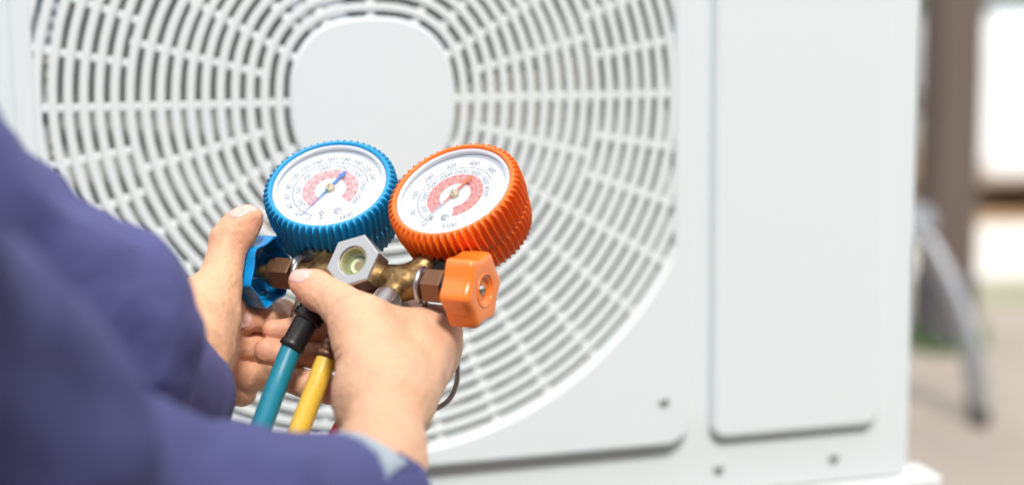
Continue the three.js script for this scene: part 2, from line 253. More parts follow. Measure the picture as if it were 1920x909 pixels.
// ------------------------------------------------------------------ manifold gauge set
const MX = CD(.905, -.06, .42), MZ0 = CD(-.39, .40, .83), MZ = MZ0.clone().addScaledVector(MX, -MZ0.dot(MX)).normalize(), MY = V().crossVectors(MZ, MX);
const gs = thing('manifold_gauge_set', 'brass manifold with blue and orange pressure gauges held in two hands', 'gauge set', J(680, 525, .853));
gs.quaternion.setFromRotationMatrix(new THREE.Matrix4().makeBasis(MX, MY, MZ)); gs.updateMatrixWorld(true);
const toLocal = p => p.clone().applyMatrix4(gs.matrixWorld.clone().invert());
const mm = g => g.scale(.001, .001, .001);
{
  // cast body, in millimetres
  const v = (x, y, z) => V(x, y, z);
  const f0 = blend([
    cap(v(-46, 0, 0), v(44, 0, 0), 8, 8), cap(v(-24, 1, 0), v(26, 1, 0), 9.5, 9.5),
    cap(v(-26, 0, 0), v(-36, 22, -3), 8.5, 7), cap(v(30, 0, 0), v(42, 21, -5), 9, 7.2),
    cap(v(24, 0, 0), v(25, -13, 7), 8, 7.2), cap(v(-27, 0, 0), v(-28, -18, 2), 7.5, 7), cap(v(-2, 0, 0), v(-3, -20, 2), 7, 6.5), cap(v(2, 4, 0), v(2, 4, 0), 8.6, 8.6)], 4.5);
  const f = (x, y, z) => Math.max(f0(x, y, z), Math.abs(x) - 46) + .10 * nz3(x * .4, y * .4, z * .4) + .025 * nz3(x * 1.7, y * 1.7, z * 1.7);
  const g = surface(f, v(-50, -32, -20), v(50, 34, 28), .8, 6);
  colours(g, (x, y, z) => { const n = .5 + .5 * nz3(x * .13, y * .13, z * .13), m = clamp(nz3(x * .35 + 9, y * .35, z * .35) * 1.6, 0, 1); return [.31 - .12 * n - .12 * m, .20 - .085 * n - .09 * m, .085 - .04 * n - .045 * m]; });
  mesh('manifold_body', mm(g), std(L(1, 1, 1), .4, .85, { vertexColors: true }), gs);
  const hex = (r, h, hole, bev = .8) => { const s = new THREE.Shape(); for (let i = 0; i < 6; i++) { const a = i * Math.PI / 3; i ? s.lineTo(Math.cos(a) * r, Math.sin(a) * r) : s.moveTo(r, 0); } if (hole) { const p = new THREE.Path(); p.absarc(0, 0, hole, 0, 2 * Math.PI, true); s.holes.push(p); } return new THREE.ExtrudeGeometry(s, { depth: h - 2 * bev, bevelEnabled: true, bevelSize: bev, bevelThickness: bev, bevelSegments: 3, curveSegments: 40, bevelOffset: -bev }).translate(0, 0, bev); };
  // sight glass
  const sg = new THREE.Group(); sg.name = 'sight_glass'; sg.position.set(.002, .0045, .006); gs.add(sg);
  mesh('hex_nut', mm(hex(17.6, 14, 8.6, 1.1).rotateZ(.35)), M.steel, sg);
  mesh('glass_seat', mm(lathe([[8.6, 13.0], [8.2, 13.2], [7.6, 12.6], [7.4, 9], [6.4, 8.4], [6.2, 4], [0, 3.6]], 48).rotateX(Math.PI / 2)), std(L(.34, .33, .17), .4, .1, { side: THREE.DoubleSide }), sg);
  mesh('glass', mm(new THREE.CircleGeometry(7.4, 40).translate(0, 0, 10.5)), phy(L(.90, .97, .90), .03, { transmission: 1, thickness: 0 }), sg);
  mesh('indicator', mm(lathe([[0, 5.6], [3.1, 5.4], [4.6, 5.6], [5.2, 6.2], [5.6, 5.2], [5.6, 4]], 36).rotateX(Math.PI / 2)), std(L(.80, .76, .52), .4), sg);
  mesh('indicator_dot', mm(new THREE.CircleGeometry(3, 28).translate(0, 0, 5.75)), std(L(.34, .23, .13), .5), sg);
  // packing nuts, stems
  for (const [x, s] of [[-48, -1], [44, 1]]) {
    const n = new THREE.Group(); n.name = 'packing_nut'; gs.add(n);
    mesh('nut', mm(hex(10.8, 13, 0, 1).rotateY(s * Math.PI / 2).rotateX(.3).translate(x, 0, 0)), M.oldBrass, n);
    mesh('collar', mm(alongX(lathe([[0, -2.6], [8.2, -2.6], [8.8, -2], [8.8, 2], [8.2, 2.6], [0, 2.6]], 36)).translate(x + s * 14.6, 0, 0)), s > 0 ? M.blackRubber : M.oldBrass, n);
    mesh('stem', mm(alongX(lathe([[0, -10], [4.4, -10], [4.4, 10], [0, 10]], 32)).translate(x + s * 24, 0, 0)), M.brass, n);
  }
  // hand wheels: lobed cups, open towards the manifold
  function knob(name, x, s, mat, turn) {
    const k = new THREE.Group(); k.name = name; k.position.set(x / 1000, 0, 0); gs.add(k);
    const prof = [[.20, 15, 0], [.32, 15, 0], [.34, 17.2, 0], [.50, 17.8, .25], [.80, 18.2, .7], [.93, 17.4, 1], [.985, 15.5, 1], [1, 13, 1], [.995, 0.2, 1], [.96, -.2, 1], [.925, .4, 1], [.915, 2, 1], [.88, 12.5, 1], [.80, 14.4, .8], [.5, 14.6, .3], [.24, 14.2, 0], [.22, 8, 0], [.14, 8, 0]];
    const N = 144, pos = [], idx = [];
    for (const [q, h, lobe] of prof) for (let i = 0; i <= N; i++) { const a = i / N * 2 * Math.PI, R = 21.2 * q * (1 + lobe * (.115 - .20 * Math.sqrt(Math.sin(3 * (a - turn)) ** 2 + .028) )); pos.push(s * h, Math.cos(a) * R, Math.sin(a) * R); }
    for (let j = 0; j + 1 < prof.length; j++) for (let i = 0; i < N; i++) { const A = j * (N + 1) + i, B = A + N + 1; s > 0 ? idx.push(A, B, A + 1, A + 1, B, B + 1) : idx.push(A, A + 1, B, A + 1, B + 1, B); }
    const g = new THREE.BufferGeometry(); g.setAttribute('position', new THREE.Float32BufferAttribute(pos, 3)); g.setIndex(idx); g.computeVertexNormals();
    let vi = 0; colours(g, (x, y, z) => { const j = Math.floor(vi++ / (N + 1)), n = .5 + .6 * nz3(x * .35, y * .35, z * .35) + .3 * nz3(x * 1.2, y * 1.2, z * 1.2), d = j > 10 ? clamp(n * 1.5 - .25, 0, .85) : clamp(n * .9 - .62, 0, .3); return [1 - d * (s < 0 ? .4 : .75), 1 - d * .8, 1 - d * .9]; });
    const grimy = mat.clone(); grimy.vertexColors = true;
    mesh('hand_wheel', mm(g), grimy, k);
    
    mesh('disc', mm(mergeGeometries([alongX(lathe([[0, .5], [6.4, .5], [6.8, 0], [6.8, -1]].map(([r, y]) => [r, s * y]), 40)).translate(s * 15.2, 0, 0), new THREE.TorusGeometry(9.6, .55, 8, 60).rotateY(Math.PI / 2).translate(s * 17.75, 0, 0)])), mat, k);
    mesh('screw', mm(alongX(lathe([[0, 2.0], [1.2, 1.9], [2.6, 1.2], [3.1, 0]].map(([r, y]) => [r, s * y]), 28)).translate(s * 15.6, 0, 0)), M.steel, k);
    mesh('screw_slot', mm(mergeGeometries([box(.5, 2.6, .6), box(.5, .6, 2.6)].map(b => b.rotateX(.5).translate(s * 17.45, 0, 0)))), M.blackRubber, k);
  }
  knob('blue_knob', -66, -1, M.knobBlue, .25);
  knob('orange_knob', 64, 1, M.knobOrange, .12);
  // knurled cap on the spare port
  {
    const N = 180, prof = [[0, 9], [6, 9], [7.8, 8.6], [8.4, 7.8], [8.4, -5], [7.8, -6], [0, -6]], pos = [], idx = [];
    prof.forEach(([r, y], j) => { for (let i = 0; i <= N; i++) { const a = i / N * 2 * Math.PI, R = r + (j > 2 && j < 5 ? .32 * Math.sign(Math.sin(a * 36)) : 0); pos.push(Math.cos(a) * R, y, -Math.sin(a) * R); } });
    for (let j = 0; j + 1 < prof.length; j++) for (let i = 0; i < N; i++) { const A = j * (N + 1) + i, B = A + N + 1; idx.push(A, A + 1, B, A + 1, B + 1, B); }
    let g = new THREE.BufferGeometry(); g.setAttribute('position', new THREE.Float32BufferAttribute(pos, 3)); g.setIndex(idx); g = g.toNonIndexed(); g.computeVertexNormals();
    const q = new THREE.Quaternion().setFromUnitVectors(V(0, 1, 0), V(.04, -.80, .6).normalize());
    mesh('knurled_cap', mm(g.applyQuaternion(q).translate(25, -17, 10)), M.steel, gs);
  }
  // wire hanger: a hoop round each neck and a bail hanging down behind the hand
  const loc = (x, y, z) => toLocal(J(x, y, z));
  mesh('hanger_wire', tube([V(.0405, .0098, .0), loc(797, 506, .835), loc(801, 530, .829), loc(796, 560, .832), loc(812, 600, .86), loc(846, 640, .868), loc(858, 690, .868), loc(854, 725, .868), loc(838, 753, .869), loc(800, 770, .872), loc(700, 752, .888), loc(560, 700, .905), loc(548, 600, .905), V(-.0445, -.012, -.004), V(-.0445, .004, .0102), V(-.0445, .0102, .002), V(-.044, .006, -.009)], .0017, 240, 10), M.wire, gs);
  for (const x of [-44.5, 40.5]) mesh('hanger_hoop', mm(new THREE.TorusGeometry(9.8, 1.7, 12, 48).rotateY(Math.PI / 2 + .12).translate(x, 0, 0)), M.wire, gs);

  // ---- gauges
  function dialTexture(o) {
    const S = 1024, c = document.createElement('canvas'); c.width = c.height = S; const x = c.getContext('2d'), K = S / 74;            // 37 mm radius
    x.fillStyle = '#eef1f4'; x.fillRect(0, 0, S, S); x.translate(S / 2, S / 2);
    const P = (r, d) => [Math.sin(d * Math.PI / 180) * r * K, -Math.cos(d * Math.PI / 180) * r * K];
    const arc = (r, a, b, w, s) => { x.beginPath(); x.lineWidth = w * K; x.strokeStyle = s; x.arc(0, 0, r * K, (a - 90) * Math.PI / 180, (b - 90) * Math.PI / 180); x.stroke(); };
    const tick = (r0, r1, d, w, s) => { x.beginPath(); x.lineWidth = w * K; x.strokeStyle = s; x.moveTo(...P(r0, d)); x.lineTo(...P(r1, d)); x.stroke(); };
    const text = (t, r, d, size, s, tilt = 0) => { x.save(); x.translate(...P(r, d)); x.rotate((d + tilt) * Math.PI / 180); x.fillStyle = s; x.font = 'italic ' + (size * K) + 'px sans-serif'; x.textAlign = 'center'; x.textBaseline = 'middle'; x.fillText(t, 0, 0); x.strokeStyle = s; x.lineWidth = .05 * K; x.strokeText(t, 0, 0); x.restore(); };
    arc(14.3, o.pink[0], o.pink[1], 8.6, o.pinkColour);
    const ink = '#1d232c', ink2 = '#6e3039';
    arc(24.4, o.at(0), o.at(o.max), .3, ink);
    for (let p = 0; p <= o.max + 1e-6; p += o.step / 10) { const q = Math.round(p / (o.step / 10)); tick(24.4, 24.4 + (q % 10 === 0 ? 1.9 : q % 5 === 0 ? 1.3 : .7), o.at(p), q % 10 === 0 ? .32 : .2, ink); }
    for (let p = 0; p <= o.max; p += o.step) text(String(p), 28.2, o.at(p), 4.2, ink);
    for (let k = 0; k <= o.kmax; k += o.kstep) { const d = o.at(k / 6.895); tick(24.4, 22.9, d, .3, ink); if (k) text(String(k), 20.7, d, 4.0, ink); }
    for (const [t, r, d, s] of o.extra) text(t, r, d, s || 4.1, ink, 180);
    arc(14.0, o.pink[0] + 4, o.pink[1] - 4, .22, ink2);
    o.temps.forEach(([a, b, t0, dt], q) => { const n = o.tn[q]; for (let i = 0; i <= n * 5; i++) { const d = a + (b - a) * i / (n * 5); tick(14.0, 14.0 + (q ? -1 : 1) * (i % 5 ? .6 : 1.3), d, .2, ink2); } for (let i = 0; i <= n; i++) text(String(t0 + dt * i), q ? 11.6 : 16.7, a + (b - a) * i / n, 2.9, ink2); });
    const t = new THREE.CanvasTexture(c); t.colorSpace = THREE.SRGBColorSpace; t.anisotropy = 8; return t;
  }
  function bootGeo(flip) {
    const prof = [[3.2, 35.9, 0], [4.6, 36.0, 0], [5.6, 36.5, 0], [5.9, 37.3, 0], [5.6, 38.2, .1], [4.6, 39.0, .75], [3.0, 39.4, 1], [0, 39.6, 1], [-4, 39.7, 1], [-8, 39.7, 1], [-12, 39.5, 1], [-14.6, 39.2, .85], [-15.6, 38.6, .3], [-16.1, 38.0, .15], [-16.6, 38.2, .4], [-17.6, 38.5, .85], [-22, 38.3, .9], [-29, 37.4, .9], [-33.5, 36.4, .7], [-35, 35, .2], [-35.5, 32, 0], [-35.8, 0.1, 0]];
    const NR = 58, N = NR * 12, pos = [], idx = [];
    for (const [w, r, amp] of prof) for (let i = 0; i <= N; i++) {
      const a = i / N * 2 * Math.PI, ph = NR * a + flip * w * .115 + (w < -16.2 ? 1.6 : 0), s = .5 + .5 * Math.cos(ph), R = r + amp * 3.1 * Math.pow(s, 3) - amp * .5;
      pos.push(Math.sin(a) * R, Math.cos(a) * R, w);
    }
    for (let j = 0; j + 1 < prof.length; j++) for (let i = 0; i < N; i++) { const A = j * (N + 1) + i, B = A + N + 1; idx.push(A, B, A + 1, A + 1, B, B + 1); }
    const g = new THREE.BufferGeometry(); g.setAttribute('position', new THREE.Float32BufferAttribute(pos, 3)); g.setIndex(idx); g.computeVertexNormals(); return g;
  }
  function gauge(name, label, centre, nCam, rubber, needleMat, tailMat, o, twist) {
    const g = new THREE.Group(); g.name = name; g.userData.label = label; gs.add(g);
    const q = gs.quaternion.clone().invert(), n = CD(...nCam).applyQuaternion(q), up = V(0, 1, 0).addScaledVector(n, -n.y).normalize(), rt = V().crossVectors(up, n);
    g.quaternion.setFromRotationMatrix(new THREE.Matrix4().makeBasis(rt, up, n)); g.position.copy(toLocal(centre));
    mesh('rubber_boot', mm(bootGeo(twist)), rubber, g);
    mesh('dial', mm(new THREE.CircleGeometry(36, 96)), std(L(.70, .73, .765), .55, 0, { map: dialTexture(o) }), g);
    mesh('case_ring', mm(lathe([[35.9, -.5], [35.2, .1], [34.9, 1.2], [35.4, 3.4], [35.9, 3.9]], 96).rotateX(Math.PI / 2)), M.caseWhite, g);
    mesh('lens_rim', mm(lathe([[33.2, 4.1], [33.6, 4.7], [34.8, 5.1], [35.7, 4.5], [35.9, 3.2]], 96).rotateX(Math.PI / 2)), M.clearRim, g);
    mesh('lens', mm(new THREE.CircleGeometry(33.6, 64).translate(0, 0, 4.2)), M.clear, g);
    const D = o.needle * Math.PI / 180, needle = new THREE.Shape([[-.35, -10], [-.75, 0], [-.8, 11.2], [-2.1, 11.2], [0, 17.2], [2.1, 11.2], [.8, 11.2], [.75, 0], [.35, -10]].map(([a, b]) => new THREE.Vector2(a, b)));
    const ex = { depth: .35, bevelEnabled: false };
    const nd = mesh('needle', mm(new THREE.ExtrudeGeometry(needle, ex).rotateZ(-D).translate(0, 0, 1.9)), needleMat, g);
    mesh('needle_tail', mm(new THREE.ExtrudeGeometry(new THREE.Shape([[-.34, -10], [-.16, -28.5], [.16, -28.5], [.34, -10]].map(([a, b]) => new THREE.Vector2(a, b))), ex).rotateZ(-D).translate(0, 0, 1.9)), tailMat, g);
    mesh('needle_pin', mm(mergeGeometries([lathe([[2.9, .1], [2.9, 2.5], [2.5, 2.9], [0, 2.9]], 32), lathe([[1.2, 2.8], [1.0, 3.5], [0, 3.6]], 24)]).rotateX(Math.PI / 2)), std(L(.55, .45, .30), .3, .9), g);
    for (const [r, d, s] of o.screws) { const a = d * Math.PI / 180; mesh('dial_screw', mm(lathe([[s, 0], [s, .4], [s * .85, .7], [0, .75]], 28).rotateX(Math.PI / 2).translate(Math.sin(a) * r, Math.cos(a) * r, .05)), M.screw, g); }
    // stem to the manifold
    mesh('gauge_stem', mm(lathe([[0, -46], [5.5, -46], [5.5, -42], [8, -42], [8, -30], [0, -30]], 24).translate(0, 0, -20)), M.blackBoot, g);
    return g;
  }
  gauge('blue_gauge', 'low pressure gauge in ridged blue rubber boot', J(619, 355, .885), [-.10, .685, .72], M.blue, std(L(.02, .16, .50), .4), std(L(.03, .13, .38), .4),
    { at: p => -172 + .95 * p, max: 250, step: 20, kmax: 2000, kstep: 250, pink: [-160, 119], pinkColour: '#f8b9b8', needle: 18, extra: [['3400', 28.2, 140, 4.4]], temps: [[-152, 112, -20, 5], [-146, 104, 0, 10]], tn: [11, 10], screws: [[20.5, 146, 2.6], [20.8, 174, 1.7], [24.5, 172, 1.3]] }, 1);
  gauge('orange_gauge', 'high pressure gauge in ridged orange rubber boot', J(853, 366, .853), [-.30, .68, .67], M.orange, std(L(.85, .12, .02), .4), std(L(.22, .27, .33), .4),
    { at: p => -158 + .405 * p, max: 520, step: 80, kmax: 4000, kstep: 500, pink: [-148, 164], pinkColour: '#f79d95', needle: 24, extra: [['5500', 26.2, 167, 4.4]], temps: [[-140, 156, 0, 5], [-132, 150, 20, 20]], tn: [18, 9], screws: [[18.4, 178, 2.6], [21, -158, 1.5]] }, -1);
}

// ------------------------------------------------------------------ charging hoses
function hose(name, label, pts, r, mat, fittings, group) {
  const o = thing(name, label, 'hose', pts[0].clone(), 0, group);
  const rel = p => p.clone().sub(pts[0]);
  const curve = new THREE.CatmullRomCurve3(pts.map(rel)), N = 400, S = 20, g = new THREE.TubeGeometry(curve, N, r, S), p = g.attributes.position, n = g.attributes.normal;
  for (let i = 0; i < p.count; i++) { const k = .00006 * Math.sin(Math.floor(i / (S + 1)) * 2.1) ; p.setXYZ(i, p.getX(i) + n.getX(i) * k, p.getY(i) + n.getY(i) * k, p.getZ(i) + n.getZ(i) * k); }
  mesh('hose_tube', g, mat, o);
  for (const [nm, a, b, prof, m, seg] of fittings) {
    const A = rel(a), d = rel(b).sub(A), len = d.length(), q = new THREE.Quaternion().setFromUnitVectors(V(0, 1, 0), d.clone().normalize());
    mesh(nm, lathe(prof.map(([rr, t]) => [rr / 1000, t * len]), seg || 36).applyQuaternion(q).translate(A.x, A.y, A.z), m, o);
  }
  return o;
}
hose('charging_hose', 'blue rubber charging hose with black crimped end below the blue gauge',
  [J(552, 640, .8455), J(545, 655, .844), J(520, 718, .834), J(495, 785, .815), J(460, 880, .785), J(430, 1100, .77), V(-.20, .35, -.80), V(-.26, .06, -.84), V(-.40, .012, -.80), V(-.75, .008, -.9)], .0064, M.hoseBlue,
  [['crimp_sleeve', J(582, 588, .8495), J(544, 654, .844), [[0, 0], [8.2, 0], [8.4, .12], [7.3, .2], [7.2, .82], [7.9, .86], [7.9, .98], [6.2, 1]], M.blackRubber],
   ['fitting', J(607, 548, .853), J(573, 603, .8485), [[0, 0], [8.4, 0], [9.2, .06], [9.2, .62], [8.6, .68], [9.4, .74], [9.4, .94], [7.6, 1], [0, 1]], M.blackRubber, 10]]);
hose('charging_hose', 'yellow rubber charging hose with scuffed side hanging below the hand',
  [J(619, 655, .842), J(612, 672, .840), J(590, 730, .829), J(563, 800, .81), J(535, 880, .785), J(520, 1100, .77), V(-.15, .35, -.79), V(-.18, .06, -.80), V(-.30, .012, -.72), V(-.75, .008, -.72)], .0062, M.hoseYellow,
  [['crimp_sleeve', J(628, 628, .844), J(608, 680, .8385), [[0, 0], [5.0, 0], [5.2, .2], [6.4, .24], [6.4, .4], [5.6, .44], [5.8, .6], [7.6, .64], [7.6, .8], [6.3, .86]], M.oldBrass],
   ['fitting', J(660, 560, .852), J(626, 634, .8435), [[0, 0], [7.5, 0], [7.5, .5], [4.2, .56], [4.2, 1], [0, 1]], M.oldBrass, 16]]);
hose('charging_hose', 'dark red rubber charging hose beside the wrist',
  [J(742, 585, .855), J(725, 650, .868), J(690, 730, .858), J(650, 790, .835), J(615, 880, .80), J(600, 1100, .78), V(-.10, .35, -.79), V(-.10, .06, -.78), V(-.2, .012, -.66), V(-.75, .008, -.6)], .0062, M.hoseRed,
  [['fitting', J(745, 572, .853), J(738, 603, .858), [[0, 0], [7.5, 0], [7.5, 1], [0, 1]], M.oldBrass, 16]]);

// ------------------------------------------------------------------ technician: hands, forearms, head; coverall
{
  const who = thing('person', 'person in navy work clothes holding the gauge set in both hands', 'person', V(-.42, 0, -.28));
  const S = (x, y, z, r) => [J(x, y, z), r / 1000];
  // ---- right hand: gripping the manifold, thumb on the near side, fingers curled behind the hoses
  const W = S(720, 748, .772, 20.5), iM = S(820, 620, .846, 12.8), mM = S(822, 655, .860, 13), rM = S(797, 688, .862, 11.8), pM = S(764, 718, .852, 10.5);
  const palmR = blend([
    chain([S(560, 990, .645, 25), S(694, 940, .694, 21.5), S(714, 860, .728, 18.6), W], .02),
    chain([W, iM], .01), chain([W, mM], .01), chain([W, rM], .01), chain([[J(724, 756, .778), .018], pM], .01),
    chain([[J(702, 698, .784), .0180], S(676, 612, .808, 15.5)], .01), chain([S(682, 614, .812, 14.4), S(800, 626, .842, 13)], .01), chain([S(702, 690, .80, 16), S(758, 680, .84, 15)], .01)], .014);
  const thumbR = chain([S(676, 606, .812, 14.2), S(640, 574, .828, 11.6), S(612, 553, .838, 10.4), S(590, 541, .843, 10.0), S(568, 530, .846, 8.9)], .006);
  const fR = [
    chain([iM, S(778, 590, .893, 9.6), S(700, 578, .895, 8.6), S(640, 583, .887, 7.6)], .004),
    chain([mM, S(715, 620, .897, 9.4), S(660, 618, .890, 8.0), S(612, 617, .882, 8.7), S(560, 618, .874, 7.4), S(512, 619, .868, 7.0)], .003),
    chain([rM, S(705, 676, .893, 9.3), S(655, 672, .887, 8.1), S(606, 668, .879, 8.9), S(552, 662, .870, 8.3), S(500, 658, .864, 8.2)], .003),
    chain([pM, S(700, 744, .886, 9.0), S(655, 740, .879, 7.9), S(612, 728, .871, 8.6), S(570, 718, .865, 7.9), S(526, 709, .862, 7.7)], .003)];
  const creaseR = [[612, 617, .882], [606, 668, .879], [612, 728, .871], [655, 618, .89]].map(([x, y, z]) => J(x, y, z));
  // ---- left hand: thumb against the blue knob, fingers curled back towards the palm
  const WL = S(336, 660, .803, 22), iL = S(432, 575, .912, 11.5), mL = S(415, 620, .916, 11.5), rL = S(405, 665, .912, 11), pL = S(400, 700, .905, 10);
  const palmL = blend([
    chain([S(60, 640, .68, 30), S(290, 735, .775, 24), WL], .02), chain([WL, iL], .01), chain([WL, mL], .01), chain([WL, rL], .01), chain([WL, pL], .01),
    chain([S(345, 645, .81, 20), S(386, 585, .834, 16)], .01), chain([S(360, 572, .84, 11.6), S(350, 620, .822, 18)], .01), chain([S(362, 574, .845, 12), S(420, 565, .88, 11)], .01), chain([S(386, 595, .836, 15), S(356, 655, .822, 13)], .01)], .012);
  const thumbL = chain([S(384, 590, .836, 16), S(410, 535, .85, 12.6), S(420, 490, .86, 10.6), S(430, 452, .866, 11.0), S(447, 429, .868, 10.2), S(466, 409, .869, 8.6)], .006);
  const fL = [
    chain([iL, S(528, 590, .915, 9.2), S(512, 592, .903, 8.4), S(492, 596, .894, 8.2), S(464, 602, .886, 7.2)], .004),
    chain([mL, S(510, 642, .915, 9.6), S(490, 646, .903, 8.6), S(468, 649, .894, 8.6), S(434, 651, .886, 7.4)], .004),
    chain([rL, S(492, 702, .912, 9.6), S(478, 704, .902, 8.8), S(458, 704, .893, 8.8), S(427, 697, .885, 7.6)], .004),
    chain([pL, S(452, 735, .904, 8.4), S(440, 736, .896, 7.8), S(415, 728, .885, 6.8)], .004)];
  const seg = (p, r) => cap(p, p, r, r);
  const hand = (palm, thumb, fingers, creases) => {
    const cr = creases;
    return (x, y, z) => {
      const p = palm(x, y, z); let d = smin(p, thumb(x, y, z), .009);
      for (const q of fingers) d = smin(d, smin(p, q(x, y, z), .006), .0012);
      if (d < .006 && d > -.006) {
        d += .00030 * nz3(x * 260, y * 260, z * 260) + .00016 * nz3(x * 600, y * 600, z * 600) + .0011 * nz3(x * 70, y * 70, z * 70);
        for (const c of cr) { const dx = x - c[0].x, dy = y - c[0].y, dz = z - c[0].z, r = dx * dx + dy * dy + dz * dz; if (r < .0004) { const u = dx * c[1].x + dy * c[1].y + dz * c[1].z; for (const o of c[2]) { const e = (u - o) / .00055; d += c[3] * Math.exp(-e * e) * (1 - r / .0004); } } }
      }
      return d;
    };
  };
  const dirOf = (a, b) => b.clone().sub(a).normalize();
  const cr = (x, y, z, x2, y2, z2, offs, amp = .0005) => [J(x, y, z), dirOf(J(x, y, z), J(x2, y2, z2)), offs, amp];
  const CR = [cr(612, 617, .882, 512, 619, .868, [0, .0012]), cr(606, 668, .879, 500, 658, .864, [0, .0013]), cr(612, 728, .871, 526, 709, .862, [0, .0012]), cr(560, 618, .874, 512, 619, .868, [0]),
    cr(612, 545, .832, 568, 530, .84, [-.0028, -.0008, .0014, .003], .0006), cr(650, 668, .79, 700, 720, .79, [-.006, -.002, .003], .0007)];
  const CL = [cr(425, 440, .858, 455, 410, .86, [-.003, -.0008, .0016], .00025), cr(505, 590, .89, 450, 600, .88, [-.001, .0012], .0005), cr(480, 646, .89, 430, 650, .88, [0, .002], .0003), cr(470, 703, .89, 425, 696, .88, [0, .002], .0003), cr(352, 556, .835, 385, 520, .85, [-.006, -.003, 0, .003, .006], .0007)];
  const R = hand(palmR, thumbR, fR, CR), Lh = hand(palmL, thumbL, fL, CL);
  const bounds = (pts, pad) => { const b = new THREE.Box3().setFromPoints(pts); return [b.min.addScalar(-pad), b.max.addScalar(pad)]; };
  const tipsR = [[568, 530, .846], [512, 619, .868], [500, 658, .864], [526, 709, .862], [612, 617, .882], [606, 668, .879], [612, 728, .871], [822, 618, .846]].map(a => J(...a));
  const tipsL = [[466, 409, .869], [458, 602, .89], [426, 651, .889], [420, 696, .887], [528, 590, .915], [510, 642, .915], [430, 452, .866]].map(a => J(...a));
  const tint = (tips, warm) => (x, y, z) => {
    let t = 0; for (const p of tips) t = Math.max(t, Math.exp(-((x - p.x) ** 2 + (y - p.y) ** 2 + (z - p.z) ** 2) / .00022));
    const n = nz3(x * 75, y * 75, z * 75), m = nz3(x * 240, y * 240, z * 240), f = nz3(x * 900, y * 900, z * 900), k = 1 + .07 * n + .06 * m + .05 * f;
    const red = clamp(.8 * t + .14 * n + .08 * m, -.15, .7);
    return [(.71 + .03 * red) * k, (.415 - .10 * red) * k * (1 - .05 * warm), (.265 - .05 * red) * k * (1 - .16 * warm)];
  };
  const ptsR = [J(540, 500, .83), J(870, 570, .82), J(870, 780, .9), J(480, 600, .90), J(640, 960, .68), J(770, 960, .68), J(660, 760, .74)];
  const ptsL = [J(495, 375, .86), J(550, 590, .93), J(400, 750, .92), J(310, 530, .83), J(330, 690, .77), J(420, 750, .86), J(200, 690, .74), J(290, 760, .75)];
  const gR = surface(R, ...bounds(ptsR, .012), .0013, .01), gL = surface(Lh, ...bounds(ptsL, .012), .0013, .01);
  colours(gR, tint(tipsR, .3)); colours(gL, tint(tipsL, .6));
  // ---- torso axes and head
  const T = V(-.40, .13, -.30).applyMatrix4(camM), FW = CD(.5, -.12, -.87), RT = CD(.87, 0, .5), UP = V(0, 1, 0);
  const at = (r, u, f) => T.clone().addScaledVector(RT, r).addScaledVector(UP, u).addScaledVector(FW, f);
  const hc = at(0, .27, .09);
  const H = (r, u, f) => hc.clone().addScaledVector(RT, r).addScaledVector(UP, u).addScaledVector(FW, f);
  const headF = blend([cap(H(0, .045, -.012), H(0, .03, .02), .078, .074), cap(H(0, -.05, .03), H(0, -.075, .048), .052, .034), cap(H(.025, -.02, .055), H(-.025, -.02, .055), .034, .034), cap(H(0, .012, .098), H(0, -.022, .113), .007, .012), cap(H(.03, .02, .082), H(-.03, .02, .082), .013, .013),
    cap(H(0, -.05, -.01), at(0, .02, 0), .054, .062), cap(H(.018, -.058, .082), H(-.018, -.058, .082), .009, .009)], .018);
  const ears = blend([-1, 1].map(s => cap(H(s * .083, .015, -.008), H(s * .078, -.022, .0), .012, .009)), .004);
  const head = (x, y, z) => smin(headF(x, y, z), ears(x, y, z), .006);
  const gH = surface(head, hc.clone().addScalar(-.26), hc.clone().addScalar(.2), .006, .02); colours(gH, tint([H(0, -.05, .1)], .4));
  // trunk and arms under the clothes, joined with hands and head into one skin
  const C = (x, y, z) => V(x, y, -z).applyMatrix4(camM);
  const eR = J(-183, 724, .48), eL = C(-.285, .018, .62), shR = at(.19, -.02, 0), shL = at(-.19, -.02, 0);
  const core = blend([cap(at(-.08, -.06, 0), at(.08, -.06, 0), .08, .08), cap(at(0, -.06, 0), at(0, -.42, -.02), .09, .09), cap(at(0, .03, 0), at(0, -.06, 0), .05, .07), cap(shR, eR, .045, .036), cap(eR, J(221, 971, .57), .034, .028), cap(J(221, 971, .57), J(600, 985, .655), .028, .022), cap(shL, eL, .045, .036), cap(eL, J(120, 665, .70), .034, .024)], .03);
  const gC = surface(core, ...bounds([at(-.2, .1, .1), at(.2, -.46, -.1), eR, eL, shR, shL, J(690, 1000, .67), J(160, 680, .72)], .1), .008, .04); colours(gC, tint([], .4));
  const bodyGeo = localise(mergeGeometries([gR, gL, gH, gC]), who);
  {
    const p = bodyGeo.attributes.position, ix = [...bodyGeo.index.array], cnt = [gR, gL, gH, gC].map(g => g.attributes.position.count), off = [0]; cnt.forEach(c => off.push(off[off.length - 1] + c));
    const near = (s, q) => { let b = -1, d = 1e9; for (let i = off[s]; i < off[s + 1]; i++) { const e = (p.getX(i) - q.x) ** 2 + (p.getY(i) - q.y) ** 2 + (p.getZ(i) - q.z) ** 2; if (e < d) { d = e; b = i; } } return b; };
    for (const [s, q] of [[0, J(645, 970, .67)], [1, J(140, 675, .71)], [2, at(0, .03, 0)]]) { const w = q.clone().sub(who.position), a = near(s, w), b = near(3, V(p.getX(a), p.getY(a), p.getZ(a))); for (let t = 0; t < ix.length; t += 3) if (ix[t] === b) { ix.push(a, b, ix[t + 1], a, ix[t + 1], ix[t + 2]); break; } }
    bodyGeo.setIndex(ix);
  }
  const body = mesh('body', bodyGeo, M.skin, who);
